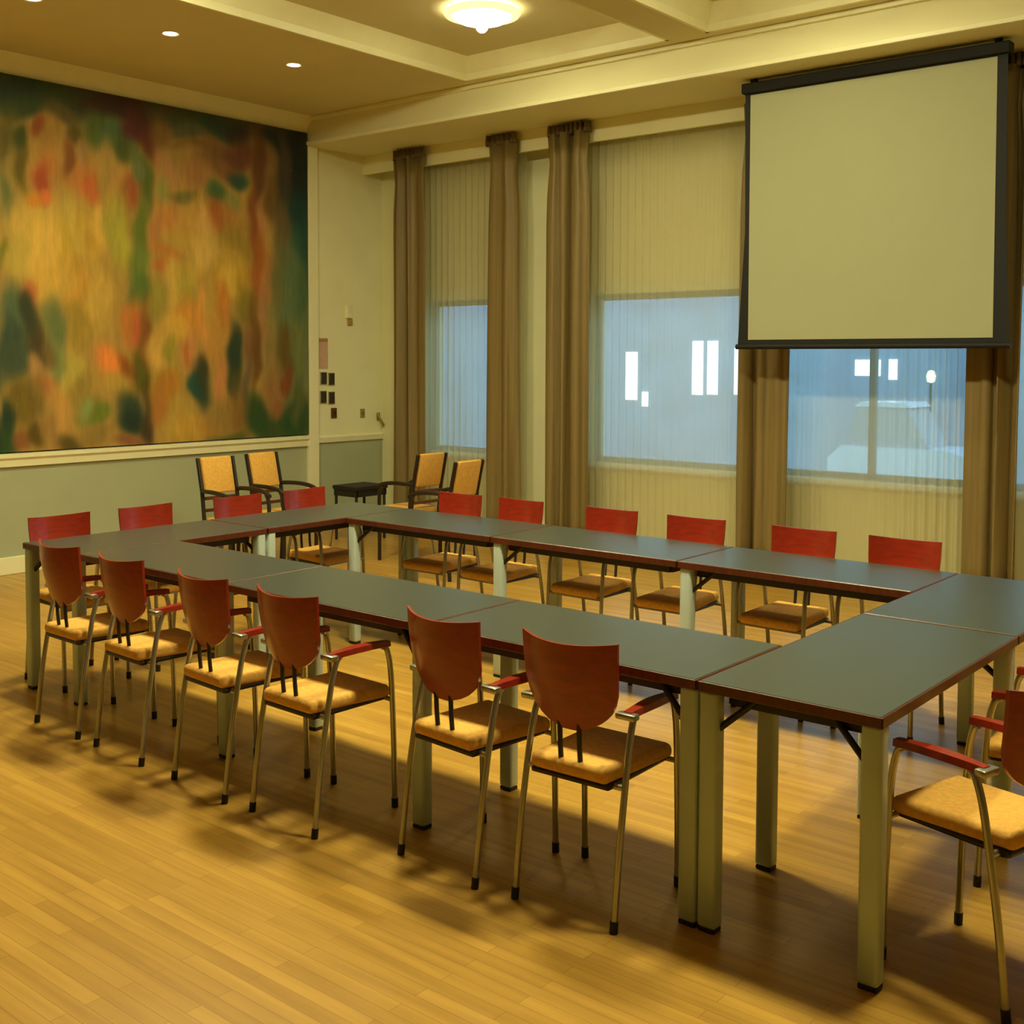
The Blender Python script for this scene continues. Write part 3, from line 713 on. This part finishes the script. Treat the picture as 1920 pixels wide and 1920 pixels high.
bm = bm_new(); tube(bm, curve_pts([(0.01, -0.01, 0.04), (0.05, -0.03, 0.0), (0.07, 0.0, -0.06), (0.05, 0.03, -0.07)], 5), 0.013, 8); obj('arm', bm, mat('olive_metal_arm', rgb(140, 132, 60), 0.5), t, True)

# ------------------------------------------------------------------ outside
M_grass = mat('wet_lawn', (0.16, 0.22, 0.14, 1), 0.9, var=0.35, scale=6)
bm = bm_new(); box(bm, -40, 40, YW+0.26, 60, -0.75, -0.33); struct('ground', bm, M_grass)
M_facade = mat('pale_render_facade', (0.24, 0.34, 0.45, 1), 0.9, var=0.15, scale=1.2)
M_roofm = mat('slate_roof', (0.16, 0.2, 0.25, 1), 0.8, var=0.2, scale=6)
M_lit = emit('lit_room_window', (0.75, 0.92, 1.0, 1), LITW)
M_lit2 = emit('lit_green_lamp', (0.75, 1.0, 0.6, 1), LITW)
t = thing('building', 'pale building across the lawn with lit white windows, seen through the sheers', 'building', (-6, 16, -0.45))
bm = bm_new(); box(bm, -10, 10, 0, 5, 0, 4.2); obj('facade', bm, M_facade, t)
bm = bm_new(); poly(bm, [(-0.4, 4.2), (5.4, 4.2), (2.5, 6.2)], 'x', -10.3, 10.3); obj('roof', bm, M_roofm, t)
for (x0, x1, z0, z1) in ((-7.13, -6.87, 0.90, 1.83), (-6.75, -6.62, 0.78, 1.06), (-5.64, -5.42, 1.03, 2.03), (-5.32, -5.11, 1.04, 2.03), (-4.76, -4.40, 1.05, 1.9), (-2.47, -2.03, 1.42, 1.69), (-1.885, -1.745, 1.36, 1.70)):
    bm = bm_new(); box(bm, x0+6, x1+6, -0.03, 0.0, z0+0.45, z1+0.45); w = obj('window', bm, M_lit, t)
bm = bm_new(); lathe(bm, [(0, 1.32), (0.06, 1.34), (0.075, 1.43), (0.05, 1.51), (0, 1.53)], 14, -1.08, 15.7)
tag(obj('garden_lantern', bm, M_lit2, None, True), 'greenish lantern glowing outside the window below the screen', 'lantern')
bm = bm_new(); tube(bm, [(-1.08, 15.7, -0.45), (-1.08, 15.7, 1.32)], 0.02, 8)
lo = obj('lantern_post', bm, M_under, bpy.data.objects['garden_lantern'], True)
# parked car on the lawn's far edge
M_car = mat('silver_blue_car_paint', (0.62, 0.72, 0.85, 1), 0.25, metal=0.3)
M_carg = mat('dark_car_glass', (0.28, 0.34, 0.40, 1), 0.15)
t = thing('parked_car', 'pale parked car outside, seen through the window below the screen', 'car', (0.0, 11.6, -0.33))
bm = bm_new(); poly(bm, [(-0.75, 0.25), (-0.78, 0.75), (-0.60, 0.92), (0.72, 0.92), (0.95, 0.85), (1.0, 0.25)], 'y', -0.42, 0.42); obj('car_body', bm, M_car, t)
bm = bm_new(); poly(bm, [(-0.55, 0.92), (-0.40, 1.42), (0.22, 1.42), (0.50, 0.92)], 'y', -0.36, 0.36); cb = obj('cabin', bm, M_carg, t)
bm = bm_new(); poly(bm, [(-0.44, 1.42), (-0.38, 1.48), (0.20, 1.48), (0.26, 1.42)], 'y', -0.37, 0.37); obj('car_roof', bm, M_car, t)
for sx in (-0.48, 0.62):
    for sy in (-0.40, 0.40):
        bm = bm_new(); lathe(bm, [(0, -0.05), (0.22, -0.05), (0.24, 0), (0.22, 0.05), (0, 0.05)], 20)
        for v in bm.verts: v.co = Vector((sx+v.co.x, sy+v.co.z, 0.24+v.co.y))
        obj('wheel', bm, M_foot, t, True)

# ------------------------------------------------------------------ world, camera, view
w = bpy.data.worlds.new('dusk'); S.world = w; w.use_nodes = True
bg = w.node_tree.nodes['Background']; bg.inputs['Color'].default_value = SKYC; bg.inputs['Strength'].default_value = SKYS

cam = bpy.data.cameras.new('camera'); co = bpy.data.objects.new('camera', cam); COL.objects.link(co)
yaw, pitch, roll = -0.6898, -0.0547, 0.0036
f = Vector((math.sin(yaw)*math.cos(pitch), math.cos(yaw)*math.cos(pitch), math.sin(pitch)))
r0 = Vector((math.cos(yaw), -math.sin(yaw), 0)); u0 = r0.cross(f)
r = r0*math.cos(roll)+u0*math.sin(roll); u = -r0*math.sin(roll)+u0*math.cos(roll)
mw = Matrix(((r.x, u.x, -f.x, 5.5532), (r.y, u.y, -f.y, -2.8787), (r.z, u.z, -f.z, 1.6594), (0, 0, 0, 1)))
co.matrix_world = mw
cam.sensor_width = 36; cam.lens = 2171.0/1920*36; cam.shift_y = -165.5/1920
cam.clip_start = 0.05; cam.clip_end = 200
S.camera = co
S.view_settings.view_transform = 'Standard'; S.view_settings.look = 'None'
S.view_settings.exposure = EXPOSURE; S.view_settings.gamma = 1.0; S.view_settings.use_curve_mapping = False
S.cycles.max_bounces = 8; S.cycles.diffuse_bounces = 4; S.cycles.transparent_max_bounces = 16
S.cycles.use_denoising = True
